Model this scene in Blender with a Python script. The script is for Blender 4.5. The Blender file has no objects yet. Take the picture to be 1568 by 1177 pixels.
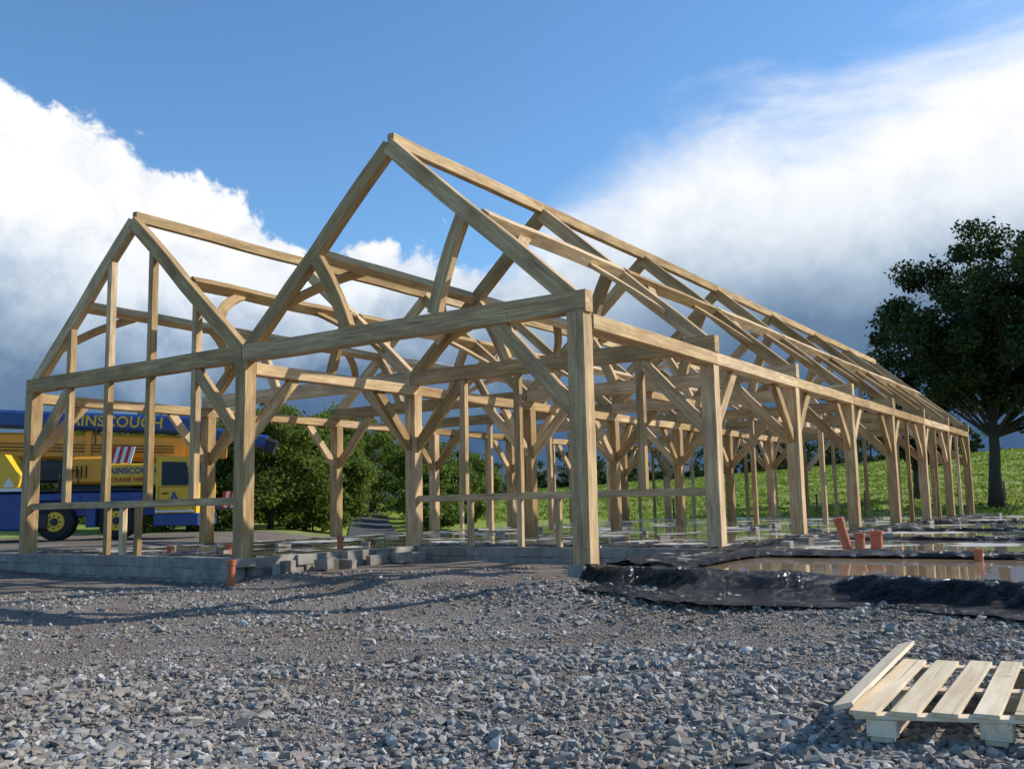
import bpy, bmesh, math, random
import numpy as np
from mathutils import Vector, Matrix
rnd=random.Random(7); rng=np.random.default_rng(7)
CZ=0.85
f,pi_,ro,az,P0x,P0y,W,b,H,Ap=1449.02,0.12533,0.02061,0.59023,0.9754,13.26791,7.05012,4.77423,3.52766,6.9691
Bd=np.array([math.sin(az),math.cos(az),0]); Ad=np.array([-Bd[1],Bd[0],0]); P0=np.array([P0x,P0y,0.])
def L(u,v,z=0.): return P0+u*Ad+v*Bd+np.array([0,0,z])
def uv_of(x,y):
    dx=x-P0x; dy=y-P0y
    return dx*Ad[0]+dy*Ad[1], dx*Bd[0]+dy*Bd[1]
def fastmesh(name,V,F,mat,smooth=False,parent=None,attr=None):
    V=np.asarray(V,dtype=np.float32).reshape(-1,3); F=np.asarray(F,dtype=np.int32); k=F.shape[1]
    me=bpy.data.meshes.new(name); me.vertices.add(len(V)); me.vertices.foreach_set("co",V.ravel())
    me.loops.add(F.size); me.loops.foreach_set("vertex_index",F.ravel())
    me.polygons.add(len(F)); me.polygons.foreach_set("loop_start",np.arange(0,F.size,k,dtype=np.int32))
    me.polygons.foreach_set("use_smooth",np.full(len(F),smooth))
    me.update(calc_edges=True); me.validate()
    if attr is not None:
        a=me.attributes.new(attr[0],'FLOAT','POINT'); a.data.foreach_set("value",np.asarray(attr[1],dtype=np.float32))
    me.materials.append(mat)
    o=bpy.data.objects.new(name,me); bpy.context.collection.objects.link(o)
    if parent: setpar(o,parent)
    return o
def setpar(o,parent):
    o.parent=parent; o.matrix_parent_inverse=Matrix.Translation(parent.location).inverted()
def empty(name,loc):
    e=bpy.data.objects.new(name,None); e.location=loc; e.empty_display_size=.3; bpy.context.collection.objects.link(e); return e
class MB:
    def __init__(s): s.v=[];s.f=[];s.a=[]
    def beam(s,p,q,w,h,up=(0,0,1),seg=2,bend=0,bdir=None,ch=.012,jit=.003):
        p=np.array(p,float);q=np.array(q,float);d=q-p;Ln=np.linalg.norm(d);t=d/Ln
        up=np.array(up,float); sd=np.cross(t,up)
        if np.linalg.norm(sd)<1e-4: sd=np.cross(t,np.array([1.,0,0]))
        sd/=np.linalg.norm(sd); uv=np.cross(sd,t)
        if bend and seg<6: seg=8
        a=w/2;c=h/2
        oc=[(a,c-ch),(a-ch,c),(-a+ch,c),(-a,c-ch),(-a,-c+ch),(-a+ch,-c),(a-ch,-c),(a,-c+ch)]
        off=np.array([rnd.uniform(0,50),rnd.uniform(0,50),rnd.uniform(0,50)])
        n0=len(s.v)
        for i in range(seg+1):
            k=i/seg; cc=p+d*k
            if bend: cc=cc+np.array(bdir)*bend*4*k*(1-k)
            if 0<i<seg: cc=cc+sd*rnd.uniform(-jit,jit)+uv*rnd.uniform(-jit,jit)
            for (x,y) in oc:
                s.v.append(cc+sd*x+uv*y); s.a.append(off+np.array([k*Ln,x,y]))
        for i in range(seg):
            for j in range(8):
                j2=(j+1)%8; A=n0+i*8
                s.f.append((A+j,A+j2,A+8+j2,A+8+j))
        s.f.append(tuple(n0+j for j in range(7,-1,-1))); s.f.append(tuple(n0+seg*8+j for j in range(8)))
    def box(s,c,sx,sy,sz,rot=0,ch=.01,tilt=0):
        x=np.array([math.cos(rot),math.sin(rot),tilt])*sx/2; c=np.array(c,float)
        s.beam(c-x,c+x,sy,sz,seg=1,ch=ch)
    def tube(s,pts,rad,n=8,cap=True):
        pts=[np.array(x,float) for x in pts]; n0=len(s.v)
        for i,pt in enumerate(pts):
            t=pts[min(i+1,len(pts)-1)]-pts[max(i-1,0)]; t=t/(np.linalg.norm(t)+1e-9)
            r=np.array([0,0,1.]) if abs(t[2])<.9 else np.array([1.,0,0])
            a=np.cross(t,r);a/=np.linalg.norm(a);c=np.cross(a,t)
            for j in range(n):
                th=2*math.pi*j/n; s.v.append(pt+(a*math.cos(th)+c*math.sin(th))*rad[i]); s.a.append(np.array([i*.3,math.cos(th)*rad[i],math.sin(th)*rad[i]]))
        for i in range(len(pts)-1):
            for j in range(n):
                j2=(j+1)%n;A=n0+i*n; s.f.append((A+j,A+n+j,A+n+j2,A+j2))
        if cap:
            s.f.append(tuple(n0+j for j in range(n))); s.f.append(tuple(n0+(len(pts)-1)*n+j for j in range(n-1,-1,-1)))
    def poly(s,pts,thick):
        n0=len(s.v); n=len(pts); th=np.array(thick,float)
        for P in pts: s.v.append(np.array(P,float)); s.a.append(np.array(P,float))
        for P in pts: s.v.append(np.array(P,float)+th); s.a.append(np.array(P,float))
        s.f.append(tuple(n0+i for i in range(n))); s.f.append(tuple(n0+n+i for i in range(n-1,-1,-1)))
        for i in range(n): j=(i+1)%n; s.f.append((n0+i,n0+n+i,n0+n+j,n0+j))
    def build(s,name,mat,parent=None,smooth=False):
        me=bpy.data.meshes.new(name); me.from_pydata([tuple(map(float,x)) for x in s.v],[],s.f)
        a=me.attributes.new("bc",'FLOAT_VECTOR','POINT'); a.data.foreach_set("vector",np.array(s.a,dtype=np.float32).ravel())
        me.polygons.foreach_set("use_smooth",[smooth]*len(me.polygons)); me.materials.append(mat)
        bm=bmesh.new(); bm.from_mesh(me); bmesh.ops.recalc_face_normals(bm,faces=bm.faces); bm.to_mesh(me); bm.free()
        o=bpy.data.objects.new(name,me); bpy.context.collection.objects.link(o)
        if parent: setpar(o,parent)
        return o
# ---------------- materials ----------------
class NT:
    def __init__(s,nt): s.nt=nt
    def n(s,t,**kw):
        nd=s.nt.nodes.new(t)
        for k,v in kw.items():
            if k=='inp':
                for kk,vv in v.items():
                    if isinstance(vv,bpy.types.NodeSocket): s.nt.links.new(vv,nd.inputs[kk])
                    else: nd.inputs[kk].default_value=vv
            else: setattr(nd,k,v)
        return nd
    def math(s,op,a,b=0.,c=0.,clamp=False):
        nd=s.nt.nodes.new('ShaderNodeMath'); nd.operation=op; nd.use_clamp=clamp
        for i,x in enumerate((a,b,c)):
            if isinstance(x,bpy.types.NodeSocket): s.nt.links.new(x,nd.inputs[i])
            else: nd.inputs[i].default_value=x
        return nd.outputs[0]
    def ramp(s,fac,stops,interp='LINEAR'):
        nd=s.nt.nodes.new('ShaderNodeValToRGB'); nd.color_ramp.interpolation=interp
        e=nd.color_ramp.elements
        while len(e)<len(stops): e.new(.5)
        for i,(pos,col) in enumerate(stops):
            e[i].position=pos; e[i].color=(*col,1)
        s.nt.links.new(fac,nd.inputs[0]); return nd.outputs[0]
    def mix(s,fac,a,b,blend='MIX'):
        nd=s.nt.nodes.new('ShaderNodeMix'); nd.data_type='RGBA'; nd.blend_type=blend
        for sock,x in ((nd.inputs[0],fac),(nd.inputs[6],a),(nd.inputs[7],b)):
            if isinstance(x,bpy.types.NodeSocket): s.nt.links.new(x,sock)
            elif isinstance(x,(tuple,list)): sock.default_value=(*x[:3],1)
            else: sock.default_value=x
        return nd.outputs[2]
    def noise(s,vec,scale,detail=4,rough=.55,dist=0.):
        nd=s.n('ShaderNodeTexNoise',inp={'Scale':scale,'Detail':detail,'Roughness':rough,'Distortion':dist})
        if vec is not None: s.nt.links.new(vec,nd.inputs['Vector'])
        return nd.outputs['Fac']
def newmat(name):
    m=bpy.data.materials.new(name); m.use_nodes=True; nt=m.node_tree; bs=nt.nodes['Principled BSDF']; return m,NT(nt),bs
def bump(T,bs,h,strength=.5,dist=.01):
    bn=T.n('ShaderNodeBump',inp={'Height':h,'Strength':strength,'Distance':dist}); T.nt.links.new(bn.outputs[0],bs.inputs['Normal'])
def simple(name,col,rough=.6,var=.12,scale=3,metal=0.,dirt=0.):
    m,T,bs=newmat(name); pos=T.n('ShaderNodeNewGeometry').outputs['Position']
    nz=T.noise(pos,scale,5)
    c=T.mix(nz,tuple(x*(1-var) for x in col),tuple(min(1,x*(1+var)) for x in col))
    if dirt:
        n2=T.noise(pos,scale*2.3,6); c=T.mix(T.math('MULTIPLY',T.ramp(n2,[(.45,(0,0,0)),(.7,(1,1,1))]),dirt),c,(.16,.12,.09))
    T.nt.links.new(c,bs.inputs['Base Color']); bs.inputs['Roughness'].default_value=rough; bs.inputs['Metallic'].default_value=metal
    return m
def oak_mat(name,c1,c2,c3,vr=.7,st=(.19,.105,.05)):
    m,T,bs=newmat(name); at=T.n('ShaderNodeAttribute',attribute_name='bc').outputs['Vector']
    mp=T.n('ShaderNodeMapping',inp={'Vector':at,'Scale':(1.2,22,22)}).outputs[0]
    g=T.noise(mp,1.0,6,.6,.6)
    mp2=T.n('ShaderNodeMapping',inp={'Vector':at,'Scale':(.8,3,3)}).outputs[0]
    g2=T.noise(mp2,1.3,5,.65)
    geo=T.n('ShaderNodeNewGeometry'); ri=geo.outputs['Random Per Island']
    c=T.ramp(g,[(.25,c1),(.5,c2),(.75,c3)])
    c=T.mix(T.math('MULTIPLY',T.ramp(g2,[(.40,(0,0,0)),(.68,(1,1,1))]),.65),c,st)
    mp3=T.n('ShaderNodeMapping',inp={'Vector':at,'Scale':(.5,60,60)}).outputs[0]
    ck=T.ramp(T.noise(mp3,1.,3,.5,.3),[(.30,(1,1,1)),(.36,(0,0,0))]); c=T.mix(T.math('MULTIPLY',ck,.6),c,(.09,.05,.025))
    v=T.n('ShaderNodeHueSaturation',inp={'Color':c,'Value':T.math('MULTIPLY_ADD',ri,vr,1.02-vr/2),'Saturation':T.math('MULTIPLY_ADD',ri,-.25,1.1)}).outputs[0]
    vo=T.n('ShaderNodeTexVoronoi',inp={'Scale':3.0}); T.nt.links.new(at,vo.inputs['Vector'])
    kn=T.ramp(vo.outputs['Distance'],[(.03,(1,1,1)),(.08,(0,0,0))])
    v=T.mix(T.math('MULTIPLY',kn,.6),v,(.08,.045,.02))
    T.nt.links.new(v,bs.inputs['Base Color']); bs.inputs['Roughness'].default_value=.75; bs.inputs['Specular IOR Level'].default_value=.3
    bump(T,bs,g,.6,.006); return m
OAK=oak_mat('oak_timber',(.35,.205,.085),(.57,.375,.175),(.75,.57,.31))
PAL=oak_mat('pallet_pine',(.58,.44,.28),(.74,.61,.42),(.80,.69,.52),.3,(.50,.37,.22))
def conc_mat():
    m,T,bs=newmat('concrete_block'); pos=T.n('ShaderNodeNewGeometry'); P=pos.outputs['Position']
    n=T.noise(P,6,8,.65); n2=T.noise(P,60,3); n3=T.noise(P,1.3,5)
    c=T.ramp(n,[(.3,(.22,.195,.16)),(.55,(.35,.32,.27)),(.75,(.46,.43,.37))])
    c=T.mix(T.math('MULTIPLY',pos.outputs['Random Per Island'],.3),c,(.16,.135,.11))
    c=T.mix(T.ramp(n3,[(.5,(0,0,0)),(.7,(.7,.7,.7))]),c,(.18,.13,.09))
    T.nt.links.new(c,bs.inputs['Base Color']); bs.inputs['Roughness'].default_value=.9; bump(T,bs,n2,.4,.01); return m
CONC=conc_mat()
def slab_mat():
    m,T,bs=newmat('wet_concrete'); P=T.n('ShaderNodeNewGeometry').outputs['Position']
    n=T.noise(P,.5,5,.6); n2=T.noise(P,9,5)
    wet=T.ramp(n,[(.43,(0,0,0)),(.46,(1,1,1))])
    c=T.mix(n2,(.46,.42,.36),(.68,.64,.56)); c=T.mix(wet,c,T.mix(n2,(.20,.165,.13),(.30,.26,.21)))
    T.nt.links.new(c,bs.inputs['Base Color']); T.nt.links.new(T.math('MULTIPLY_ADD',wet,-.35,.37),bs.inputs['Roughness']); bs.inputs['IOR'].default_value=1.6
    bump(T,bs,T.math('MULTIPLY',n2,T.math('SUBTRACT',1.01,wet)),.2,.01); return m
SLAB=slab_mat()
def water_mat():
    m,T,bs=newmat('muddy_water'); P=T.n('ShaderNodeNewGeometry').outputs['Position']
    n=T.noise(P,.9,3); bs.inputs['Roughness'].default_value=.03
    T.nt.links.new(T.mix(n,(.24,.165,.10),(.42,.31,.20)),bs.inputs['Base Color']); bump(T,bs,T.noise(P,5,3),.05,.02); bs.inputs['IOR'].default_value=1.5; return m
WATER=water_mat()
def plastic_mat():
    m,T,bs=newmat('black_polythene'); P=T.n('ShaderNodeNewGeometry').outputs['Position']
    mp=T.n('ShaderNodeMapping',inp={'Vector':P,'Rotation':(.5,.3,.7),'Scale':(1,2.4,1.6)}).outputs[0]
    n=T.noise(mp,4.5,4,.5,2.5); n2=T.noise(P,2.2,5); c=T.ramp(n2,[(.58,(.006,.0065,.008)),(.8,(.045,.038,.03))])
    T.nt.links.new(c,bs.inputs['Base Color']); bs.inputs['Roughness'].default_value=.15; bump(T,bs,n,1.,.17); return m
PLAS=plastic_mat()
def stone_mat():
    m,T,bs=newmat('crushed_stone'); g=T.n('ShaderNodeNewGeometry'); P=g.outputs['Position']; ri=g.outputs['Random Per Island']
    c=T.ramp(ri,[(0,(.13,.115,.10)),(.25,(.25,.235,.21)),(.6,(.35,.335,.305)),(.78,(.27,.20,.155)),(.9,(.45,.435,.40)),(1,(.60,.58,.54))])
    n=T.noise(P,40,4); c=T.mix(T.math('MULTIPLY',n,.5),c,(.19,.165,.14))
    n5=T.noise(P,.55,5,.6); c=T.mix(T.ramp(n5,[(.46,(0,0,0)),(.68,(.55,.55,.55))]),c,(.22,.165,.12))
    T.nt.links.new(c,bs.inputs['Base Color']); bs.inputs['Roughness'].default_value=.8; bs.inputs['Specular IOR Level'].default_value=.4; bump(T,bs,n,.4,.004); return m
STONE=stone_mat()
def ground_mat():
    m,T,bs=newmat('ground_surface'); P=T.n('ShaderNodeNewGeometry').outputs['Position']
    gr=T.n('ShaderNodeAttribute',attribute_name='grass').outputs['Fac']
    n=T.noise(P,.5,6,.6); n3=T.noise(P,14,6,.7)
    vo=T.n('ShaderNodeTexVoronoi',inp={'Scale':34.}); T.nt.links.new(P,vo.inputs['Vector'])
    vo2=T.n('ShaderNodeTexVoronoi',inp={'Scale':85.}); T.nt.links.new(P,vo2.inputs['Vector'])
    st=T.n('ShaderNodeSeparateColor',inp={'Color':vo.outputs['Color']}).outputs[0]
    st2=T.n('ShaderNodeSeparateColor',inp={'Color':vo2.outputs['Color']}).outputs[0]
    stone=T.ramp(T.math('MULTIPLY',T.math('ADD',st,st2),.5),[(.1,(.12,.10,.085)),(.5,(.24,.215,.185)),(.9,(.42,.39,.35))])
    dirt=T.ramp(n3,[(.3,(.11,.075,.052)),(.7,(.22,.16,.118))])
    gv=T.mix(T.ramp(n,[(.38,(.25,)*3),(.6,(.75,)*3)]),stone,dirt)
    g1=T.noise(P,.12,5,.6); g2=T.noise(P,1.6,6,.7)
    gc=T.ramp(g2,[(.3,(.07,.125,.015)),(.5,(.20,.285,.035)),(.72,(.34,.38,.08))])
    gc=T.mix(T.ramp(g1,[(.4,(0,0,0)),(.65,(.6,.6,.6))]),gc,(.34,.345,.09))
    T.nt.links.new(T.mix(gr,gv,gc),bs.inputs['Base Color']); bs.inputs['Roughness'].default_value=.92; bs.inputs['Specular IOR Level'].default_value=.2
    h=T.math('ADD',T.math('MULTIPLY',T.math('ADD',vo.outputs['Distance'],T.math('MULTIPLY',vo2.outputs['Distance'],.5)),T.math('SUBTRACT',1.,gr)),T.math('MULTIPLY',T.math('MULTIPLY',g2,gr),6.))
    bump(T,bs,h,.8,.03); return m
GROUND=ground_mat()
def leaf_mat(name,cols,trans=.35):
    m,T,bs=newmat(name); g=T.n('ShaderNodeNewGeometry'); ri=g.outputs['Random Per Island']
    n=T.noise(g.outputs['Position'],.6,3)
    c=T.ramp(T.math('MULTIPLY_ADD',n,.7,T.math('MULTIPLY_ADD',ri,.5,-.1)),[(.15,cols[0]),(.5,cols[1]),(.85,cols[2])])
    T.nt.links.new(c,bs.inputs['Base Color']); bs.inputs['Roughness'].default_value=.6; bs.inputs['Specular IOR Level'].default_value=.25
    tr=T.n('ShaderNodeBsdfTranslucent',inp={'Color':c}); mx=T.n('ShaderNodeMixShader',inp={0:trans,1:bs.outputs[0],2:tr.outputs[0]})
    T.nt.links.new(mx.outputs[0],T.nt.nodes['Material Output'].inputs[0]); return m
LEAFD=leaf_mat('oak_leaves',[(.012,.026,.006),(.034,.058,.013),(.07,.098,.02)],.2)
LEAFM=leaf_mat('hedgerow_leaves',[(.035,.07,.010),(.12,.18,.026),(.28,.32,.055)],.45)
LEAFF=leaf_mat('far_leaves',[(.02,.04,.015),(.04,.07,.02),(.07,.10,.03)],.25)
GRASSB=leaf_mat('pasture_grass',[(.10,.17,.015),(.23,.32,.04),(.40,.42,.11)],.4)
BARK=simple('bark',(.06,.048,.036),.9,.3,8)
# ---------------- terrain ----------------
def sm(x,a,c):
    t=np.clip((x-a)/(c-a),0,1); return t*t*(3-2*t)
def pn(x,y,s=1.):
    x=x*s;y=y*s
    return (np.sin(x*1.7+1.3*np.sin(y*1.1+.5))+np.sin(y*2.1+1.1*np.sin(x*1.4+2.))+np.sin((x+y)*1.3+4.+np.sin(x*.7-y*.9)))/3
LW=2*W; LB=7*b; SK=.205
def veff(u,v): return v+SK*np.maximum(-u,0)
def track(x,y):
    c=7.35+.012*(x-1)**2-.06*x
    return np.exp(-((y-c)/.17)**2)+np.exp(-((y-c-1.75)/.19)**2)
def tz(x,y):
    x=np.asarray(x,float);y=np.asarray(y,float); u,v=uv_of(x,y); ve=veff(u,v)
    r=np.hypot(x,y); a=np.degrees(np.arctan2(x,np.maximum(y,1e-3)))
    z=-.47+.10*sm(x,-1,3)+0.*x
    z=z+.03*pn(x,y,1.)+.014*pn(x,y,3.3)+.008*pn(x+3,y,7.)-.04*track(x,y)
    z=z+.20*np.exp(-((ve+.7)/1.0)**2)*sm(-u,-2.6,-.3)*(1-.5*sm(-u,.5,3))*(1+.3*pn(x,y,2.))
    z=z+.42*sm(-x,7,11)*sm(y,19,26)
    ins=(sm(ve,-.12,.05)*sm(u,-15,-14.5)*sm(-u,-LW-.1,-LW+.1)*(1-sm(v,LB,LB+.6)))
    z=z*(1-ins)+ins*(-.36)
    porch=sm(u,.0,.3)*sm(-u,-W,-W+.3)*sm(v,-.5,.3)*(1-sm(v,b-.2,b))
    z=z*(1-porch)+porch*(-.33+.04*pn(x,y,2.5))
    amp=np.interp(a,[-40,-12,-5,0,10,20,31,45],[0,.4,1.8,2.6,3.6,4.8,6.0,6.4])
    z=z+amp*sm(r,42,115)*(1-.9*sm(r,125,260))+.12*pn(x,y,.35)*sm(r,44,60)
    return z
n=460; t=np.linspace(-1,1,n)
gx=5.5*np.sinh(t*5.2); gy=9+5.5*np.sinh(t*5.2)
X,Y=np.meshgrid(gx,gy); Z=tz(X,Y)
u_,v_=uv_of(X,Y); rr_=np.hypot(X,Y)
gm=np.maximum(sm(v_+.8*pn(X,Y,.8),LB+2.5,LB+4.5),sm(u_+1.5*pn(X,Y,.5),LW+15,LW+18))*sm(rr_,26,34)
gm=np.maximum(gm,sm(rr_+1.5*pn(X,Y,.9),40,44))
idx=np.arange(n*n).reshape(n,n)
F=np.stack([idx[:-1,:-1],idx[:-1,1:],idx[1:,1:],idx[1:,:-1]],-1).reshape(-1,4)
fastmesh('ground',np.stack([X,Y,Z],-1),F,GROUND,True,attr=('grass',gm.ravel()))
ph=(1+5**.5)/2
ico=np.array([(-1,ph,0),(1,ph,0),(-1,-ph,0),(1,-ph,0),(0,-1,ph),(0,1,ph),(0,-1,-ph),(0,1,-ph),(ph,0,-1),(ph,0,1),(-ph,0,-1),(-ph,0,1)],float); ico/=np.linalg.norm(ico[0])
icf=np.array([(0,11,5),(0,5,1),(0,1,7),(0,7,10),(0,10,11),(1,5,9),(5,11,4),(11,10,2),(10,7,6),(7,1,8),(3,9,4),(3,4,2),(3,2,6),(3,6,8),(3,8,9),(4,9,5),(2,4,11),(6,2,10),(8,6,7),(9,8,1)])
box8=np.array([(i,j,k) for i in(-1,1) for j in(-1,1) for k in(-1,1)],float)*.68
bxf=np.array([(0,1,3),(0,3,2),(4,6,7),(4,7,5),(0,4,5),(0,5,1),(2,3,7),(2,7,6),(0,2,6),(0,6,4),(1,5,7),(1,7,3)])
def stones(name,x,y,size,mat,sink=.2):
    N0=len(x); VV=[];FF=[];base=0
    for tmpl,fc_,sel,jj in ((ico,icf,slice(0,int(N0*.65)),.34),(box8,bxf,slice(int(N0*.65),N0),.45)):
        xs,ys,ss=x[sel],y[sel],size[sel]; N=len(xs); z=tz(xs,ys); m=len(tmpl)
        V=np.repeat(tmpl[None],N,0)*(1+rng.uniform(-jj,jj,(N,m,1)))+rng.uniform(-.2,.2,(N,m,3))
        V=V*(np.stack([rng.uniform(.75,1.4,N),rng.uniform(.55,1.,N),rng.uniform(.35,.8,N)],-1)[:,None,:])
        a=rng.uniform(0,2*np.pi,N); ti=rng.normal(0,.55,N)
        c,s=np.cos(ti)[:,None],np.sin(ti)[:,None]
        yy=V[...,1]*c-V[...,2]*s; zz=V[...,1]*s+V[...,2]*c
        c,s=np.cos(a)[:,None],np.sin(a)[:,None]
        x2=V[...,0]*c-yy*s; y2=V[...,0]*s+yy*c; sz=ss[:,None]/2
        VV.append(np.stack([x2*sz+xs[:,None],y2*sz+ys[:,None],zz*sz+(z+ss*sink*rng.uniform(-.6,1.5,N))[:,None]],-1).reshape(-1,3))
        FF.append((fc_[None]+(np.arange(N)*m)[:,None,None]).reshape(-1,3)+base); base+=N*m
    return fastmesh(name,np.vstack(VV),np.vstack(FF),mat)
def gen(N,rmin,rmax,amax=34,fine=False):
    r=np.sqrt(rng.uniform(rmin**2,rmax**2,N)); a=np.radians(rng.uniform(-amax,amax,N)); x=r*np.sin(a); y=r*np.cos(a)
    u,v=uv_of(x,y); ve=veff(u,v)
    dens=.36+.36*pn(x,y,.9)+.36*pn(x+7,y,2.3)+.5*sm(-y,-6.1,-4.8)+.85*np.exp(-((ve+1.1)/.8)**2)*sm(-u,-3.,-1.5)+.6*sm(-x,1.8,3.6)*sm(-y,-8,-6)-.6*track(x,y)
    k=(rng.uniform(0,1,N)<np.clip(dens,.10 if not fine else .45,1)); inside=(ve>-.05)&((u<0)|(u>W)|(v>b)); k&=~inside
    pr=(u>0)&(u<W)&(v>.2)&(rng.uniform(0,1,N)<.7); k&=~pr
    k&=~((ve>-.75)&(u<0)&(rng.uniform(0,1,N)<.5))
    return x[k],y[k]
x1,y1=gen(84000,3.6,8.5); x2,y2=gen(60000,8,18); x3,y3=gen(90000,3.8,10,34,True)
xx=np.concatenate([x1,x2,x3]);yy=np.concatenate([y1,y2,y3])
size=np.concatenate([np.clip(rng.lognormal(math.log(.037),.43,len(x1)+len(x2)),.013,.10),rng.uniform(.009,.024,len(x3))])
pm=rng.permutation(len(xx)); stones('gravel',xx[pm],yy[pm],size[pm],STONE)
# ---------------- timber frame ----------------
frame=empty('timber_frame_building',tuple(P0))
Up=np.array([0,0,1.])
posts=MB(); ties=MB(); plates=MB(); raft=MB(); purl=MB(); brac=MB(); studs=MB(); strs=MB(); rails=MB()
ps=.278; TH=.315; PL=.225
def zr(k): return (H+TH*.5)+k*((Ap-.15)-(H+TH*.5))
for nn in range(8):
    v=nn*b
    for g in range(3):
        top=H if (nn==0) else (H-PL)
        posts.beam(L(g*W,v,-.02),L(g*W,v,top),ps*rnd.uniform(.95,1.03),ps,up=Bd,seg=6,ch=.015,jit=.005)
    ties.beam(L(-.17,v,H+TH/2),L(W-.012,v,H+TH/2),.21,TH,seg=6,jit=.011,ch=.015)
    ties.beam(L(W+.012,v,H+TH/2),L(2*W+.17,v,H+TH/2),.21,TH,seg=6,jit=.011,ch=.015)
    for g in range(2):
        o=g*W
        fl=L(o+.02,v,zr(0)); ap=L(o+W/2,v,zr(1)); fr=L(o+W-.02,v,zr(0))
        raft.beam(fl,ap,.18,.27,seg=6,jit=.012); raft.beam(fr,ap+np.array([0,0,.004]),.176,.265,seg=6,jit=.012)
        if not(nn==0 and g==1):
            for sgn in (1,-1):
                k=.56 if sgn>0 else .50
                tu=W/2*k; bu=W*.335
                a_=(o+tu) if sgn>0 else (o+W-tu); c_=(o+bu+.25) if sgn>0 else (o+W-bu-.2)
                strs.beam(L(a_,v,zr(k)),L(c_,v,H+TH),.15,.235,seg=8,bend=.06,bdir=Ad*sgn)
        for (pu,sg) in ((o,1),(o+W,-1)):
            if nn==0 and g==0 and sg==-1: continue
            brac.beam(L(pu+sg*ps*.4,v,H-1.38),L(pu+sg*1.42,v,H+.03),.12,.235,seg=10,bend=.12,bdir=(sg*Ad*.6+Up*.6)*1)
for g in range(3):
    uo=-.03 if g==0 else (.03 if g==2 else 0)
    for nn in range(7):
        s0=ps/2 if nn==0 else 0
        plates.beam(L(g*W+uo,nn*b+s0+.005,H-PL/2-.003),L(g*W+uo,(nn+1)*b-.004,H-PL/2-.003),.255,PL,seg=5,jit=.006)
        z0=H-PL
        for (vp,sg) in ((nn*b,1),((nn+1)*b,-1)):
            if g==0 and nn==0: continue
            brac.beam(L(g*W,vp+sg*ps*.4,z0-1.15),L(g*W,vp+sg*1.2,z0+.02),.12,.21,seg=10,bend=.1,bdir=(sg*Bd*.6+Up*.6))
for g in range(2):
    o=g*W
    for nn in range(7):
        purl.beam(L(o+W/2,nn*b+.002,Ap-.02),L(o+W/2,(nn+1)*b-.002,Ap-.02),.14,.22,seg=5,jit=.012)
        for sgn in (1,-1):
            k=.5
            uu=o+W/2*k if sgn>0 else o+W-W/2*k
            nrm=(Up*(W/2)-sgn*Ad*(Ap-H-.4)); nrm/=np.linalg.norm(nrm)
            c1=L(uu,nn*b+.09,zr(k))+nrm*.05; c2=L(uu,(nn+1)*b-.09,zr(k))+nrm*.05
            purl.beam(c1,c2,.18,.23,up=nrm,seg=5,jit=.014)
            sl=(Ad*sgn*(W/2)+Up*(zr(1)-zr(0))); sl/=np.linalg.norm(sl)
            for (vp,s2) in ((nn*b,1),((nn+1)*b,-1)):
                pr=L(uu,vp+s2*.06,zr(k))-sl*1.25; pe=L(uu,vp+s2*1.3,zr(k))-sl*.06
                brac.beam(pr,pe,.2,.08,up=nrm,seg=10,bend=.12,bdir=(s2*Bd*.6-sl*.6)*-1)
def gable_studs(u0,v,fr=(.2,.4,.6,.8),above=True,rail=True,zr_=1.0,lower=()):
    for q in fr:
        u=u0+q*W
        studs.beam(L(u,v,zr_+.06 if rail else 0),L(u,v,H+.01),.145,.145,up=Bd,seg=4)
        if above:
            k=1-abs(q-.5)*2; studs.beam(L(u,v,H+TH-.01),L(u,v,zr(k)-.06),.135,.155,up=Bd,seg=3)
    if rail: rails.beam(L(u0+ps/2-.02,v,zr_),L(u0+W-ps/2+.02,v,zr_),.12,.14,seg=4,jit=.008)
    for q in lower: studs.beam(L(u0+q*W,v,-.02),L(u0+q*W,v,zr_-.05),.12,.12,up=Bd,seg=3)
gable_studs(W,0,lower=(.585,.51,.44))
gable_studs(0,b,above=False,lower=(.6,.47,.78))
gable_studs(0,7*b,rail=False); gable_studs(W,7*b,rail=False)
gable_studs(W,3*b,fr=(.33,.66),above=False,rail=False)
gable_studs(0,4*b,fr=(.3,.62),above=False,rail=False)
for nn in range(3,7):
    for q in (.33,.67): studs.beam(L(2*W,(nn+q)*b,0),L(2*W,(nn+q)*b,H-PL),.12,.12,up=Bd,seg=3)
for q in (4.5,5.5,6.5): studs.beam(L(0.0,q*b,0),L(0,q*b,H-PL),.12,.12,up=Bd,seg=3)
for nn in (2,4,5):
    plates.beam(L(W*.5,nn*b,H-.09),L(W*.5,(nn+1)*b,H-.09),.16,.18,seg=4)
for nm,m_ in (('posts',posts),('tie_beams',ties),('wall_plates',plates),('rafters',raft),('purlins_and_ridges',purl),('curved_braces',brac),('studs',studs),('raking_struts',strs),('mid_rails',rails)):
    m_.build(nm,OAK,frame)
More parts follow.
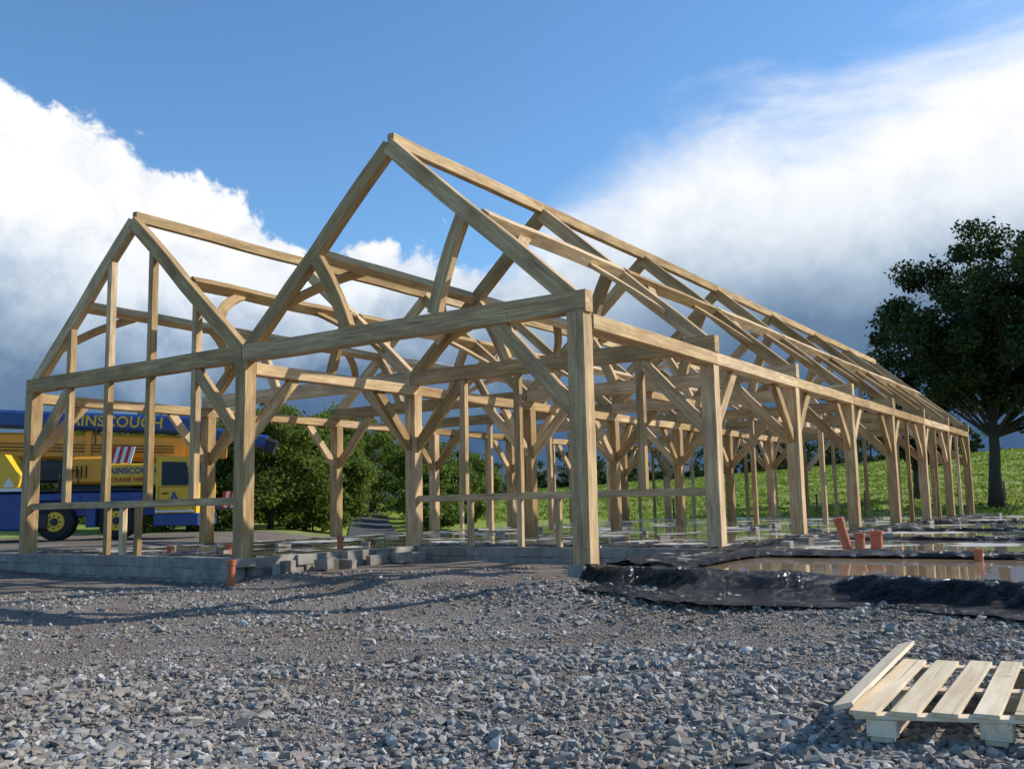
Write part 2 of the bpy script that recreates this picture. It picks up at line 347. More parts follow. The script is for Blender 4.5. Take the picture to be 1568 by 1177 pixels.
# ---------------- foundations ----------------
found=empty('concrete_foundation',tuple(L(W,0)))
def sheet(name,c4,z,mat,parent=None,thick=.3,nu=40,nv=40,amp=.003):
    s_,t_=np.meshgrid(np.linspace(0,1,nu),np.linspace(0,1,nv)); c4=np.array(c4,float)
    UV=(c4[0]*((1-s_)*(1-t_))[...,None]+c4[1]*(s_*(1-t_))[...,None]+c4[2]*(s_*t_)[...,None]+c4[3]*((1-s_)*t_)[...,None])
    U,V=UV[...,0],UV[...,1]
    PX=P0x+U*Ad[0]+V*Bd[0];PY=P0y+U*Ad[1]+V*Bd[1];Zz=z+amp*pn(PX,PY,1.1)
    top=np.stack([PX,PY,Zz],-1).reshape(-1,3); id_=np.arange(nu*nv).reshape(nv,nu)
    F=np.stack([id_[:-1,:-1],id_[1:,:-1],id_[1:,1:],id_[:-1,1:]],-1).reshape(-1,4)
    per=list(id_[0,:])+list(id_[1:,-1])+list(id_[-1,-2::-1])+list(id_[-2:0:-1,0])
    bot=top[per].copy(); bot[:,2]=z-thick; base=len(top); m=len(per)
    SF=[(per[i],per[(i+1)%m],base+(i+1)%m,base+i) for i in range(m)]
    return fastmesh(name,np.vstack([top,bot]),np.vstack([F,np.array(SF)]),mat,True,parent)
def rc(u0,u1,v0,v1): return [(u0,v0),(u1,v0),(u1,v1),(u0,v1)]
sheet('slab_rear',rc(.12,W-.12,b+.12,LB-.1),-.03,SLAB,found)
sheet('slab_side',rc(W+.12,2*W-.12,.12,LB-.1),-.032,SLAB,found)
for i,(a_,c_) in enumerate(((4.1,8.6),(9.1,14.),(14.5,21.),(21.5,LB))):
    sheet('slab_annex_%d'%i,rc(-14.4,-.3,a_,c_),-.03-.003*i,SLAB,found)
sheet('puddle',[(-14.4,-14.4*SK+.25),(-1.1,-.0),(-.9,3.7),(-14.4,3.7)],-.07,WATER,found,thick=.1,amp=0)
sheet('slab_corner',[(-1.15,-.15),(-.1,.1),(-.1,4.0),(-.95,4.0)],-.06,SLAB,found,thick=.2)
blk=MB()
def wall(p,q,z0,rows,h=.2,ln=.44,th=.2,gapp=.0,jit=.01):
    p=np.array(p);q=np.array(q); d=q-p;Ln=np.linalg.norm(d);t=d/Ln; k=int(Ln/ln)
    for r in range(rows):
        for i in range(-1,k+1):
            s0=(i+(.5 if r%2 else 0))*ln; s1=min(s0+ln-.006,Ln); s0=max(0,s0)
            if s1-s0<.08 or rnd.random()<gapp: continue
            c=p+t*(s0+s1)/2; off=np.cross(t,Up)*rnd.uniform(-jit,jit); off[2]=0
            zc=z0+h*(r+.5)+rnd.uniform(-.004,.004)
            a=c-t*(s1-s0)/2+off;e=c+t*(s1-s0)/2+off; a[2]=e[2]=zc
            blk.beam(a,e,th,h-.005,seg=1,ch=.006)
wall(L(W,-.04),L(2*W+6,-.04),-.62,3,h=.205,jit=.004)
wall(L(W,.12),L(W,b),-.42,2,h=.2,jit=.05,gapp=.04)
wall(L(.1,b),L(W-.1,b),-.42,2,h=.2)
wall(L(-.16,.1),L(-.16,3.9),-.42,2,h=.19,gapp=.3,jit=.06)
wall(L(2*W,0),L(2*W,LB),-.42,2,h=.2)
wall(L(0,b),L(0,LB),-.42,2,h=.2); wall(L(-.1,LB),L(2*W,LB),-.42,2)
for vv in (3.9,8.85,14.25,21.25): wall(L(-14.3,vv),L(-.3,vv),-.36,2,h=.175,gapp=.15,jit=.03)
for i in range(10):
    q=rnd.uniform(.3,b-.3); blk.box(L(W-.3-rnd.uniform(0,.35),q,-.22+rnd.uniform(-.03,.03)),.42,.14,.2,rot=rnd.uniform(0,3),tilt=rnd.uniform(-.1,.1))
for i in range(9):
    blk.box(L(-rnd.uniform(.2,1.1),rnd.uniform(.1,3.),-.01),rnd.uniform(.2,.42),.16,.1,rot=rnd.uniform(0,3),tilt=rnd.uniform(-.15,.15))
blk.box(L(0,-.0,-.09),.38,.38,.16,rot=az); blk.box(L(W,-.0,-.09),.36,.38,.15,rot=az)
for i in range(120):
    u=rnd.choice([rnd.uniform(W+.5,2*W-.5),rnd.uniform(-9,-.4),rnd.uniform(-1,0),rnd.uniform(.4,W)]);v=rnd.uniform(b+.4,LB-1) if u<W else rnd.uniform(.4,LB)
    if u<0 and v<4.2: continue
    blk.box(L(u,v,.01),rnd.uniform(.12,.44),rnd.uniform(.08,.2),rnd.uniform(.05,.13),rot=rnd.uniform(0,3),tilt=rnd.uniform(-.1,.1))
blk.build('blockwork',CONC,found)
def membrane(name,pts,prof,step=.05,amp=.03,smo=True,fold=.0):
    pts=[np.array(p_) for p_ in pts]; rows=[]; pr=[]
    for (o1,z1),(o2,z2) in zip(prof[:-1],prof[1:]): pr+= [(o1,z1),((o1*2+o2)/3,(z1*2+z2)/3),((o1+2*o2)/3,(z1+2*z2)/3)]
    pr.append(prof[-1]); ph_=rng.uniform(0,9); acc=0
    for a_,c_ in zip(pts[:-1],pts[1:]):
        d=c_-a_;Ln=np.linalg.norm(d);t=d/Ln;nr=np.array([t[1],-t[0],0]); m=int(Ln/step)
        for i in range(m+1):
            s=acc+i/m*Ln; c0=a_+t*(i/m*Ln); row=[]
            for j,(o_,z_) in enumerate(pr):
                jj=j/len(pr)
                wv=float(pn(np.array(s*3+ph_),np.array(jj*5),1.)); w2=float(pn(np.array(s*10+ph_+jj*7),np.array(jj*9),1.)); w3=float(pn(np.array(s*.9+ph_),np.array(3.),1.))
                fd=(1-abs(math.sin(s*4.1+jj*4*math.sin(s*.7)+2*w3)))**2*fold*(jj if jj<.85 else .85)
                P=c0+nr*(o_*(1+.15*wv+.35*w3)+.015*w2+fd)+Up*(z_+amp*(wv*.7+w2*.5)+fd*.3)
                row.append(P+rng.normal(0,amp*.08,3))
            rows.append(row)
        acc+=Ln
    A=np.array(rows); nr_,nc=A.shape[:2]; id_=np.arange(nr_*nc).reshape(nr_,nc)
    F=np.stack([id_[:-1,:-1],id_[1:,:-1],id_[1:,1:],id_[:-1,1:]],-1).reshape(-1,4)
    return fastmesh(name,A.reshape(-1,3),F,PLAS,smo)
def prof_out(h,w): return [(-.24,-.07),(-.15,-.03),(-.05,.015),(.05,.01),(.13,-.04),(.24,h*.5),(.40,h*.85),(.58,h+.02),(.76+w*.3,h+.03),(.92+w,h+.015)]
membrane('plastic_sheet',[L(-.1,-.12),L(-5.6,-1.25),L(-14.3,-3.05)],prof_out(-.25,.15),.04,.03,fold=.10)
low=[(-.2,-.03),(-.12,.01),(0,.04),(.12,.01),(.2,-.03)]; low2=[(-.35,-.06),(-.2,.01),(-.05,.03),(.1,.04),(.25,.02),(.4,-.03)]
membrane('plastic_sheet',[L(-.35,.2),L(-.5,3.8)],low2,.05,.05,fold=.04)
membrane('plastic_sheet',[L(-.9,.1),L(-1.05,3.7)],low2,.05,.04,fold=.04)
membrane('plastic_sheet',[L(-.2,4.2),L(-.2,LB)],low,.06,.03)
for vv in (3.75,8.85,14.25,21.25): membrane('plastic_sheet',[L(-.2,vv),L(-14.3,vv)],low2 if vv<4 else low,.06,.03)
membrane('plastic_sheet',[L(W+.2,.25),L(2*W-.2,.25)],low,.07,.03)
membrane('plastic_sheet',[L(.2,b+.2),L(W-.2,b+.2)],low,.07,.03)
PIPE=simple('orange_clay_pipe',(.50,.14,.06),.5,.15,9)
def pipe(loc,h,r,lean=(0,0)):
    m=MB(); c=np.array(loc); tp=c+np.array([lean[0],lean[1],h])
    m.tube([c,c+(tp-c)*.78,c+(tp-c)*.8,tp],[r,r,r*1.2,r*1.2],16); m.tube([tp-(tp-c)*.15,tp+np.array([0,0,.003])],[r*.95,r*.95],16)
    m.build('drain_pipe',PIPE,smooth=False)
pipe(L(W-.35,-.55,-.45),.44,.07); pipe(L(-2.2,5.1,-.05),.55,.075,(-.14,0)); pipe(L(-2.6,5.4,-.05),.32,.1); pipe(L(-2.45,4.9,-.05),.3,.08)
pipe(L(-4.5,3.0,-.1),.2,.06); pipe(L(W+2.1,1.4,-.05),.2,.07); pipe(L(W+1.2,3.7,-.05),.25,.07); pipe(L(W+3.3,.9,-.05),.18,.06)
# ---------------- pallet ----------------
pal=empty('wooden_pallet',(1.6,4.75,-.36)); pb=MB()
a1=math.radians(32); a2=math.radians(13); bd=np.array([math.sin(a1),math.cos(a1),.02]); ed=np.array([math.cos(a2),-math.sin(a2),0])
O=np.array([1.64,4.86,0]); zt=-.20
for i in range(7):
    s=.06+i*.188
    a_=O+ed*s; pb.beam(a_+np.array([0,0,zt-.011]),a_+bd*1.5+np.array([0,0,zt-.011+rnd.uniform(-.004,.004)])+ed*rnd.uniform(-.015,.015),.125+rnd.uniform(-.012,.01),.022,seg=3,ch=.002)
for s in (.07,.72,1.42):
    a_=O+bd*s; pb.beam(a_+np.array([0,0,zt-.034]),a_+ed*1.25+np.array([0,0,zt-.034]),.1,.02,seg=2,ch=.002)
    for e in (.14,.66,1.18):
        c=a_+ed*e+np.array([0,0,zt-.085]); pb.beam(c-bd*.06,c+bd*.06,.14,.08,seg=1,ch=.004)
for e in (.14,.66,1.18):
    a_=O+ed*e+np.array([0,0,zt-.137]); pb.beam(a_,a_+bd*1.48,.1,.02,seg=2,ch=.002)
pb.beam(O+ed*-.03+np.array([0,0,zt+.02]),O+ed*-.02+bd*1.72+np.array([0,0,zt+.06]),.1,.024,up=(-.35,0,1),seg=3,ch=.002)
pb.build('slats_and_blocks',PAL,pal)
# ---------------- trees ----------------
def leaves(cent,rad,per,ls,flat=.7):
    N=len(cent)*per; c=np.repeat(cent,per,0); r=np.repeat(rad,per)
    d=rng.normal(0,1,(N,3)); d/=np.linalg.norm(d,axis=1)[:,None]; rr=rng.uniform(0,1,N)**.5*np.where(rng.uniform(0,1,N)<.12,1.35,1)
    p=c+d*(rr*r)[:,None]*np.array([1,1,flat])
    a=rng.normal(0,1,(N,3));a/=np.linalg.norm(a,axis=1)[:,None]; e=np.cross(a,rng.normal(0,1,(N,3)));e/=np.linalg.norm(e,axis=1)[:,None]
    s=(ls*rng.uniform(.6,1.4,N))[:,None]
    return np.stack([p-a*s,p+e*s*.55,p+a*s,p-e*s*.55],1).reshape(-1,3)
def tree(name,base,height,crown,nclump,per,ls,mat,trunk_r,seed,crad=(.7,1.4),lean=(0,0),first=.28,shell=.35,low=None):
    global rng
    rng=np.random.default_rng(seed); R=random.Random(seed)
    e=empty(name,tuple(base)); base=np.array(base,float); m=MB()
    tp=base+np.array([lean[0],lean[1],height*.82]); pts=[base-np.array([0,0,.3])];rad=[trunk_r*1.35]
    for i in range(1,9):
        k=i/8; pts.append(base+(tp-base)*k+np.array([R.uniform(-.25,.25),R.uniform(-.25,.25),0])*height*.03*k*2); rad.append(trunk_r*(1-.85*k))
    m.tube(pts,rad,9)
    C=[];RR=[]; cw,cd,z0,z1,cx,cy=crown; tries=0
    while len(C)<nclump and tries<30000:
        tries+=1
        d=rng.normal(0,1,3);d/=np.linalg.norm(d); rad_=rng.uniform(shell,1)**.6
        P=np.array([cx+d[0]*cw*rad_,cy+d[1]*cd*rad_,(z0+z1)/2+d[2]*(z1-z0)/2*rad_])
        if low is not None and P[2]<low and rng.uniform()<.5: continue
        P[:2]*=1+.16*math.sin(P[2]*1.7+seed)+.1*math.sin(P[2]*4+seed*2)
        if any(np.linalg.norm((P-q)*np.array([1,1,1.5]))<.8*crad[0] for q in C): continue
        C.append(P); RR.append(rng.uniform(*crad))
    C=np.array(C)+base; RR=np.array(RR)
    for i,c in enumerate(C):
        if i%2 and nclump>40: continue
        if nclump>150 and i%4: continue
        k=min(.95,max(first,((c[2]-base[2])/height)-.22)); s=base+(tp-base)*k
        mid=(s+c)/2+np.array([R.uniform(-.3,.3),R.uniform(-.3,.3),R.uniform(-.1,.5)])
        r0=trunk_r*.34*(1-.5*k); m.tube([s,mid,c],[r0,r0*.6,r0*.2],5,False)
        for _ in range(2):
            c2=c+rng.normal(0,.5,3)*crad[0]; m.tube([mid,(mid+c2)/2+rng.normal(0,.1,3),c2],[r0*.4,r0*.28,r0*.1],4,False)
    m.build('trunk_and_limbs',BARK,e,True)
    V=leaves(C,RR,per,ls); fastmesh('foliage',V,np.arange(len(V)).reshape(-1,4),mat,False,e)
    return e
def tb(x,y): return (x,y,float(tz(x,y)))
tree('oak_tree',tb(25.2,50),14.8,(8.2,5.8,2.8,15.4,2.3,0),270,370,.12,LEAFD,.34,11,(.65,1.35),(.5,0),.30,.12,low=5.2)
tree('small_tree',tb(24.5,58),7.0,(3.4,3,2.0,7.0,0,0),40,240,.12,LEAFD,.2,5,(.6,1.1))
spec=[(-11.0,43,5.9,2.5),(-12.8,46,5.7,2.5),(-10.6,47,6.0,2.3),(-15,44,5.0,2.4),(-17.5,45,5.2,2.5),(-10.6,54,6.2,2.4),(-12.6,62,7.0,3.),(-5.6,66,5.2,2.8),(-13,66,7.4,3.2),(-20,50,6.0,3),(-24,52,5.5,3),(-4.4,60,3.6,2.),(-3.,58,2.1,1.6),(-13.2,41,2.2,1.6),(-9.3,44,2.2,1.4),(-4.3,50,1.8,1.3),(-15.5,40,2.4,1.8),(-8.2,75,6.5,3.2),(-12,82,7.5,3.6),(-4,80,4.5,3.),(-4.9,54,2.6,1.5),(-6.6,84,6.,3.4),(-9.2,50,4.4,1.6),(-10.5,70,7.5,3.)]
for i,(x,y,h,w) in enumerate(spec):
    small=h<3
    tree('shrub' if small else 'roadside_tree',tb(x,y),h,(w,w,.1 if small else .3,h,0,0),22 if small else 54,290,.10,LEAFM,.05 if small else .13,30+i,(.35,.7) if small else (.45,1.0),(0,0),.12)
rng=np.random.default_rng(3)
C=[];RR=[];mt=MB()
for k in range(72):
    a=math.radians(rng.choice([rng.uniform(-6,8),rng.uniform(4,16),rng.uniform(14,26)])); r=rng.uniform(105,130); x=r*math.sin(a);y=r*math.cos(a); z=float(tz(x,y)); h=rng.uniform(1.6,4.4)
    mt.tube([(x,y,z-.2),(x+rng.normal(0,.2),y,z+h*.6)],[.16,.06],5)
    for j in range(10):
        C.append((x+rng.normal(0,.3*h),y+rng.normal(0,.28*h),z+h*rng.uniform(.2,1.)));RR.append(h*rng.uniform(.12,.24))
de=empty('distant_trees',(0,115,0)); mt.build('trunks',BARK,de)
V=leaves(np.array(C),np.array(RR),70,.17); fastmesh('foliage',V,np.arange(len(V)).reshape(-1,4),LEAFF,False,de)
C=[(rng.uniform(-60,-14),rng.uniform(60,80),rng.uniform(-.3,3.8)) for _ in range(330)]
V=leaves(np.array(C),rng.uniform(.8,1.7,330),110,.2); fastmesh('hedgerow',V,np.arange(len(V)).reshape(-1,4),LEAFM,False)
C=[];
for k in range(420):
    x=rng.uniform(-4,62); y=118+.0*x+rng.normal(0,.5); C.append((x,y,float(tz(x,y))+rng.uniform(.1,1.1)))
V=leaves(np.array(C),rng.uniform(.4,.8,420),60,.15); fastmesh('field_hedge',V,np.arange(len(V)).reshape(-1,4),LEAFF,False)
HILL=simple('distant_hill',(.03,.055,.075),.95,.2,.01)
aa=np.radians(np.linspace(-70,70,160)); hv=[]
for j,(r,k) in enumerate(((500,0),(650,.7),(800,1.),(1000,.6),(1300,0))):
    for a in aa: hv.append((r*math.sin(a),r*math.cos(a),-14+k*(38+6*math.sin(a*7+1)+4*math.sin(a*17)+2*math.sin(a*41+j))))
id_=np.arange(len(hv)).reshape(5,160); F=np.stack([id_[:-1,:-1],id_[:-1,1:],id_[1:,1:],id_[1:,:-1]],-1).reshape(-1,4)
fastmesh('distant_hills',hv,F,HILL,True)
N=34000; r=np.sqrt(rng.uniform(40**2,112**2,N)); a=np.radians(rng.uniform(-9,33,N)); x=r*np.sin(a);y=r*np.cos(a)
u,v=uv_of(x,y); k=(v>LB+3)&(pn(x,y,.7)+rng.uniform(-1,1,N)>.0)&~((x<-3)&(x>-9)&(np.abs(x+5.8+(y-40)*.16)<2)); x=x[k];y=y[k];N=len(x); z=tz(x,y)
V=[]
for j in range(4):
    th=rng.uniform(0,6.28,N);w=rng.uniform(.05,.14,N);h=rng.uniform(.08,.22,N);ox=rng.normal(0,.15,N);oy=rng.normal(0,.15,N)
    p1=np.stack([x+ox-np.cos(th)*w,y+oy-np.sin(th)*w,z-.02],-1);p2=np.stack([x+ox+np.cos(th)*w,y+oy+np.sin(th)*w,z-.02],-1);p3=np.stack([x+ox+rng.normal(0,.12,N),y+oy+rng.normal(0,.1,N),z+h],-1)
    V.append(np.stack([p1,p2,p3],1))
V=np.concatenate(V).reshape(-1,3); fastmesh('grass',V,np.arange(len(V)).reshape(-1,3),GRASSB,False)
fe=MB(); WOODG=simple('weathered_post',(.16,.13,.10),.9,.2,5)
fp=[(6+i*2.6,51.5+.05*i+rnd.uniform(-.2,.2)) for i in range(15)]
for (x,y) in fp:
    z=float(tz(x,y)); fe.tube([(x,y,z-.2),(x+rnd.uniform(-.05,.05),y,z+1.15)],[.06,.055],7)
for h in (.35,.65,.95,1.1):
    fe.tube([(x,y-.06,float(tz(x,y))+h) for x,y in fp],[.008]*len(fp),4)
fe.build('wire_fence',WOODG)
ASPH=simple('asphalt',(.07,.067,.064),.85,.15,2)
cp=[(-4.4,31),(-5.8,40),(-7.8,52),(-9.7,64),(-12.5,78),(-17,95)]
V=[]
for i in range(60):
    s=i/59*(len(cp)-1); j=min(int(s),len(cp)-2); q=s-j; c=np.array(cp[j])*(1-q)+np.array(cp[j+1])*q
    for w in (-1.2,-.4,.4,1.2):
        x=c[0]+w;V.append((x,c[1],float(tz(x,c[1]))+.06))
id_=np.arange(240).reshape(60,4);F=np.stack([id_[:-1,:-1],id_[:-1,1:],id_[1:,1:],id_[1:,:-1]],-1).reshape(-1,4)
fastmesh('road',V,F,ASPH,True)
# ---------------- crane ----------------
BLUE=simple('crane_blue_paint',(.016,.065,.26),.35,.1,2,dirt=.3); YEL=simple('crane_yellow_paint',(.88,.52,.03),.4,.08,2,dirt=.12)
ORG=simple('crane_boom_paint',(.88,.36,.02),.4,.12,2,dirt=.12); TYRE=simple('tyre_rubber',(.025,.025,.025),.85,.2,6); RED=simple('red_paint',(.6,.03,.02),.45); WHT=simple('white_paint',(.8,.8,.77),.45)
GLS=simple('dark_glass',(.03,.045,.05),.08); STL=simple('dark_steel',(.04,.04,.045),.5,.2,4,.4)
cx0,cy0=-10.35,31.; zg=float(tz(-14,31)); ce=empty('mobile_crane',(cx0,cy0,zg))
ca=math.radians(4)
def C3(x,y,z): return np.array([cx0+x*math.cos(ca)-y*math.sin(ca),cy0+x*math.sin(ca)+y*math.cos(ca),zg+z])
def cbox(m,x0,x1,y0,y1,z0,z1,ch=.03):
    m.beam(C3(x0,(y0+y1)/2,(z0+z1)/2),C3(x1,(y0+y1)/2,(z0+z1)/2),y1-y0,z1-z0,seg=1,ch=ch)
bl=MB();ye=MB();og=MB();ty=MB();rd=MB();wh=MB();gl=MB();st=MB()
cbox(bl,-13,-1.35,.35,2.3,.75,1.35); cbox(bl,-3.9,-1.4,.05,2.6,1.1,1.55,.05); cbox(bl,-9.3,-5.4,.05,2.6,.35,1.55,.05); cbox(bl,-3.5,-3.2,.05,2.6,.4,1.3,.04); cbox(bl,-13,-10.6,.0,2.6,.6,1.6)
for xs in (-2.55,-4.5,-9.9,-11.6):
    cc=C3(xs,.1,.6); ax=C3(xs,.55,.6)-cc
    ty.tube([cc,cc+ax*.12,cc+ax*.9,cc+ax],[.5,.6,.6,.5],28)
    ye.tube([cc-ax*.06,cc+ax*.05],[.30,.34],20); st.tube([cc-ax*.14,cc],[.12,.14],10)
    for q in range(8): st.tube([cc-ax*.1+C3(.2*math.cos(q*.785),0,.2*math.sin(q*.785))-C3(0,0,0),cc+C3(.2*math.cos(q*.785),0,.2*math.sin(q*.785))-C3(0,0,0)],[.03,.03],6)
    bl.poly([C3(xs-.8,.02,1.0),C3(xs-.55,.02,1.3),C3(xs+.55,.02,1.3),C3(xs+.8,.02,1.0),C3(xs+.8,.02,1.5),C3(xs-.8,.02,1.5)],C3(0,.6,0)-C3(0,0,0))
ye.poly([C3(-1.3,0,.75),C3(0,0,.75),C3(.02,0,1.75),C3(-.22,0,2.6),C3(-1.3,0,2.65)],C3(0,2.5,0)-C3(0,0,0))
gl.poly([C3(-1.12,-.012,1.7),C3(-.2,-.012,1.7),C3(-.34,-.012,2.45),C3(-1.12,-.012,2.48)],C3(0,.02,0)-C3(0,0,0))
gl.poly([C3(.03,.15,1.78),C3(.03,2.3,1.78),C3(-.19,2.3,2.5),C3(-.19,.15,2.5)],(.01,0,.01))
for zz in (.8,1.66): st.tube([C3(-1.2,-.006,zz),C3(-.12,-.006,zz)],[.008,.008],4)
for xq in (-1.2,-.12): st.tube([C3(xq,-.006,.8),C3(xq,-.006,1.66)],[.008,.008],4)
st.tube([C3(-1.1,-.04,1.45),C3(-.9,-.04,1.45)],[.02,.02],5)
cbox(bl,-1.34,.06,-.03,2.5,.4,.8); st.tube([C3(-.4,-.12,2.3),C3(-.0,-.3,2.2),C3(-.0,-.3,1.8)],[.02,.02,.02],5); st.poly([C3(-.05,-.34,1.75),C3(.1,-.34,1.75),C3(.1,-.34,2.15),C3(-.05,-.34,2.15)],(.0,.05,0))
cbox(wh,-1.3,-.1,-.05,-.03,.84,.9,.005)
cbox(bl,-.03,1.0,1.2,2.4,.9,1.25)
for i in range(5): (rd if i%2==0 else wh).poly([C3(.5+i*.11,1.15,.95),C3(.61+i*.11,1.15,.95),C3(.71+i*.11,1.15,1.5),C3(.60+i*.11,1.15,1.5)],(0,.03,0))
cbox(ye,-2.95,-1.35,.3,2.2,1.72,2.45,.04); cbox(st,-4.6,-2.2,.5,2.1,1.58,1.95); cbox(og,-4.2,-2.97,.25,2.3,1.8,2.7,.08)
for i in range(4): st.beam(C3(-4.05+i*.15,.235,2.0),C3(-4.05+i*.15,.235,2.4),.1,.02,seg=1,ch=.002)
for i in range(6): (rd if i%2==0 else wh).poly([C3(-2.9+i*.115,.26,2.46),C3(-2.785+i*.115,.26,2.46),C3(-2.65+i*.115,.26,3.0),C3(-2.765+i*.115,.26,3.0)],(0,.04,0))
cbox(st,-13,-1.4,-.02,2.55,1.565,1.62,.01); cbox(wh,-8,-5.4,-.03,.02,1.6,1.7,.005)
for i in range(4): cbox(wh,-6.6,-6.3,-.0,.04,.5+i*.26,.6+i*.26,.005)
for xq in (-5.2,-4.4,-3.8): st.tube([C3(xq,.1,1.6),C3(xq,.1,2.25)],[.02,.02],5)
st.tube([C3(-5.2,.1,2.25),C3(-3.8,.1,2.25)],[.02,.02],5)
cbox(st,-5.3,-4.7,.0,.5,.35,.9,.05); cbox(st,-9.2,-8.2,.02,.1,.5,1.3,.02); cbox(st,-7.9,-7.0,.02,.1,.5,1.3,.02)
ye.poly([C3(-7.4,0,1.64),C3(-5.7,0,1.64),C3(-5.6,0,2.1),C3(-6.1,0,2.8),C3(-7.4,0,2.8)],C3(0,1.2,0)-C3(0,0,0)); gl.poly([C3(-7.3,-.01,2.2),C3(-6.35,-.01,2.2),C3(-6.45,-.01,2.7),C3(-7.3,-.01,2.7)],C3(0,.02,0)-C3(0,0,0))
wh.poly([C3(-6.1,-.02,1.75),C3(-5.75,-.02,1.75),C3(-5.93,-.02,2.05)],C3(0,.02,0)-C3(0,0,0))
def sec(m,xa,xb,za,zb,h,y0,y1):
    m.beam(C3(xa,(y0+y1)/2,za),C3(xb,(y0+y1)/2,zb),y1-y0,h,seg=2,ch=.09)
sec(og,-14,-.5,3.42,2.95,.86,.9,1.7); sec(og,-.6,.6,2.95,2.92,.6,1.,1.6); sec(og,-3.9,-3.7,3.1,3.1,1.0,.84,1.76); sec(og,-.75,-.6,2.95,2.95,.92,.86,1.74)
sec(bl,-14,-.0,4.42,3.72,.58,.8,1.8); sec(bl,-.2,2.0,3.5,3.15,.45,1.,1.6); sec(st,1.9,2.3,3.1,2.95,.5,1.05,1.55)
for q in range(3): st.tube([C3(-9,.84,3.3-.12*q),C3(-1.,.86,3.02-.10*q)],[.015,.015],5)
og.tube([C3(-5.4,1.2,2.1),C3(-2.5,1.2,2.9)],[.16,.16],12); st.tube([C3(-3.4,.4,3.1),C3(-3.4,.4,3.7)],[.03,.03],6)
cbox(st,-5.6,-4.3,.5,2.0,1.9,2.6,.06)
for nm,m_,mt_ in (('carrier_and_boom_blue',bl,BLUE),('yellow_bodywork',ye,YEL),('boom',og,ORG),('tyres',ty,TYRE),('red_chevrons',rd,RED),('white_markings',wh,WHT),('windows',gl,GLS),('steelwork',st,STL)): m_.build(nm,mt_,ce)
def text(s,x,y,z,size,mat,slope=0):
    c=bpy.data.curves.new('lettering','FONT'); c.body=s; c.size=size; c.extrude=.004; c.offset=.02*size; c.materials.append(mat); c.space_character=1.06
    o=bpy.data.objects.new('lettering',c); bpy.context.collection.objects.link(o)
    M=Matrix.Translation(Vector(C3(x,y,z)))@Matrix.Rotation(ca,4,'Z')@Matrix.Rotation(math.pi/2,4,'X')@Matrix.Rotation(slope,4,'Z')
    setpar(o,ce); o.matrix_basis=M
sl=math.atan2(-.70,14)
text('AINSCOUGH',-4.4,.78,3.79,.50,YEL,sl); text('AINSCOUGH',-2.9,.28,2.13,.27,BLUE); text('CRANE HIRE',-2.85,.28,1.86,.2,RED); text('A',-.85,-.015,1.2,.42,BLUE); text('AINSCOUGH',-1.1,-.015,1.02,.14,BLUE)
# ---------------- sun, sky ----------------
SA,SE=math.radians(77),math.radians(33)
s=Vector((math.sin(SA)*math.cos(SE),math.cos(SA)*math.cos(SE),math.sin(SE)))
ld=bpy.data.lights.new('sun','SUN'); ld.energy=5.0; ld.angle=math.radians(.5); ld.color=(1,.95,.86)
lo=bpy.data.objects.new('sun',ld); lo.rotation_euler=(-s).to_track_quat('-Z','Y').to_euler(); lo.location=(30,30,40); bpy.context.collection.objects.link(lo)
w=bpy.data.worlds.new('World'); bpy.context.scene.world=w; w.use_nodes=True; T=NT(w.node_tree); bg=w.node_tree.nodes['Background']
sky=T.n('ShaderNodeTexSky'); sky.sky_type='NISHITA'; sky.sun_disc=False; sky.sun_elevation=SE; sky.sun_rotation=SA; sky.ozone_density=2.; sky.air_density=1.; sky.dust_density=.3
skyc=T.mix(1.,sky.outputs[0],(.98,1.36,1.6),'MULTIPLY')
D=T.n('ShaderNodeTexCoord').outputs['Generated']; sx=T.n('ShaderNodeSeparateXYZ',inp={0:D})
azn=T.math('MULTIPLY',T.math('ARCTAN2',sx.outputs[0],sx.outputs[1]),180/math.pi); eln=T.math('MULTIPLY',T.math('ARCSINE',sx.outputs[2]),180/math.pi)
nb=T.noise(D,5.,9,.6,.3); ns=T.noise(D,16.,8,.6,.2); nw=T.noise(T.n('ShaderNodeMapping',inp={'Vector':D,'Rotation':(0,.45,0),'Scale':(2.,4,7.)}).outputs[0],1.3,7,.6,.4)
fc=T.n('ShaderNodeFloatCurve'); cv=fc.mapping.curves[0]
P_=[(-180,4),(-90,5),(-60,10),(-42,24),(-30.6,24.8),(-27.2,23.7),(-22,22),(-18.2,19.2),(-14,17.6),(-12.6,14.9),(-7.7,15.4),(-3,15.6),(0,15),(2.5,18.),(9,20.3),(17,22.2),(25,24.3),(31,25.5),(60,30),(90,24),(120,6),(180,4)]  # unseen clouds behind and left of camera kept low to darken gable shade
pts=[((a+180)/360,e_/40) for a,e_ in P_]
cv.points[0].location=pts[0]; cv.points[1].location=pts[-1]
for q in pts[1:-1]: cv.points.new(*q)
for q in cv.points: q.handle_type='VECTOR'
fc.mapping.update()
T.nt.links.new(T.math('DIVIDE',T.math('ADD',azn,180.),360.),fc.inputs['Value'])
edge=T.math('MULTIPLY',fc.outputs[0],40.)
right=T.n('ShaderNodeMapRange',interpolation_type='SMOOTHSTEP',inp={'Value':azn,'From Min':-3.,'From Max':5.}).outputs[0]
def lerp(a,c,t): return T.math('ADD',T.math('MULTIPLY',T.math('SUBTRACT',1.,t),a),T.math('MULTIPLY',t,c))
dl=T.math('ADD',T.math('MULTIPLY',T.math('SUBTRACT',nb,.5),13.),T.math('MULTIPLY',T.math('SUBTRACT',ns,.5),6.))
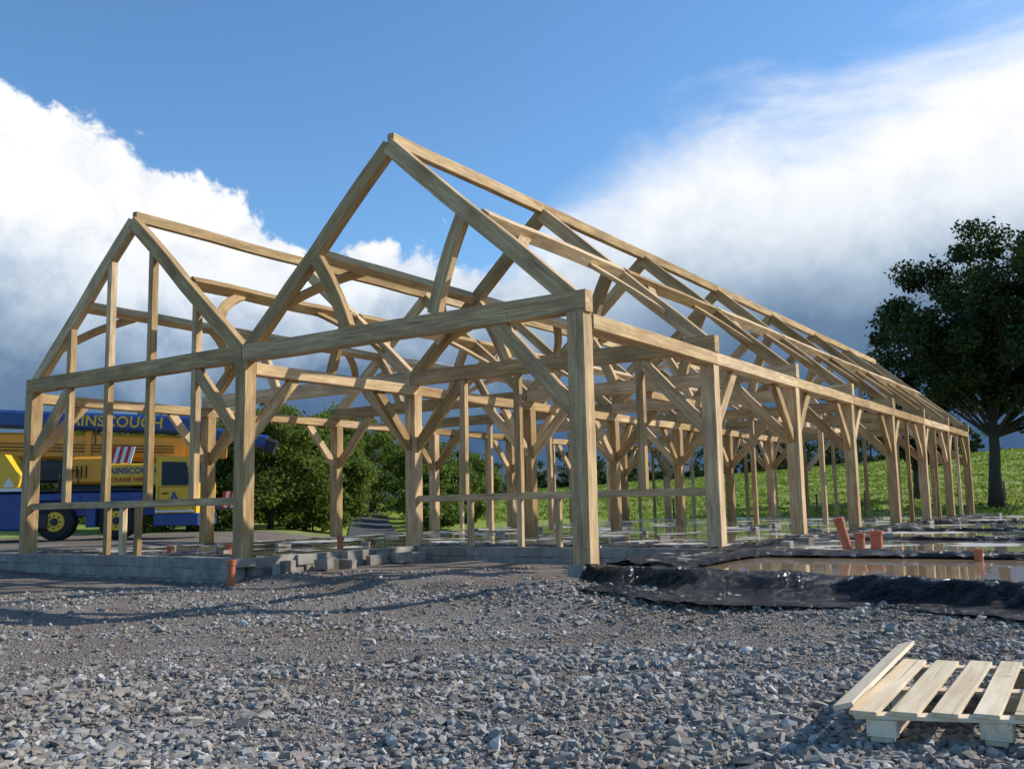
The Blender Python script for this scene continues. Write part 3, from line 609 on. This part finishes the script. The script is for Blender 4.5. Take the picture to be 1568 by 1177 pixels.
dr=T.math('MULTIPLY',T.math('SUBTRACT',nw,.5),14.)
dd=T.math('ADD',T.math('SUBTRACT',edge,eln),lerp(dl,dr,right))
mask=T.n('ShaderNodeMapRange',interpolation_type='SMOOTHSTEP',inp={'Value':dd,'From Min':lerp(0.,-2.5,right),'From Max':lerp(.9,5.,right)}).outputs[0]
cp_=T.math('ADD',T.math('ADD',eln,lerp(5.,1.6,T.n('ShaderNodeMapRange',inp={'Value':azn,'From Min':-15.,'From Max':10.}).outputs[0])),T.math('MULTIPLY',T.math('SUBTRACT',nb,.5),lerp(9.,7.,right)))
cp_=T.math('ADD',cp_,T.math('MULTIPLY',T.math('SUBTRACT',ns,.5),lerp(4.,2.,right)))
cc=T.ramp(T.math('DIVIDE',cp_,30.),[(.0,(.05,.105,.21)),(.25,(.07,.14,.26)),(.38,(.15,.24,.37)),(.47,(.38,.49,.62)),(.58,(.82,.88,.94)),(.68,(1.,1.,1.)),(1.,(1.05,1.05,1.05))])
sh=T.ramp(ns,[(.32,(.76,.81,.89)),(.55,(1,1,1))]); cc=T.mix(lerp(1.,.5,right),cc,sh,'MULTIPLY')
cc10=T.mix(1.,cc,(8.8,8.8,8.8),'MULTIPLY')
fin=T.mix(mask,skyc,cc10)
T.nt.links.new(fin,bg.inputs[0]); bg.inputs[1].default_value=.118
# ---------------- camera ----------------
cd=bpy.data.cameras.new('camera'); cam=bpy.data.objects.new('camera',cd); bpy.context.collection.objects.link(cam)
cd.sensor_width=36; cd.lens=f/1568*36; cd.clip_end=5000; cd.clip_start=.05
r0=Vector((1,0,0)); fw=Vector((0,math.cos(pi_),math.sin(pi_))); up0=Vector((0,-math.sin(pi_),math.cos(pi_)))
r=r0*math.cos(ro)-up0*math.sin(ro); up=up0*math.cos(ro)+r0*math.sin(ro)
M=Matrix((r,up,-fw)).transposed().to_4x4(); M.translation=Vector((0,0,CZ)); cam.matrix_world=M
sc=bpy.context.scene; sc.camera=cam; sc.view_settings.view_transform='Standard'; sc.view_settings.look='None'; sc.view_settings.exposure=0
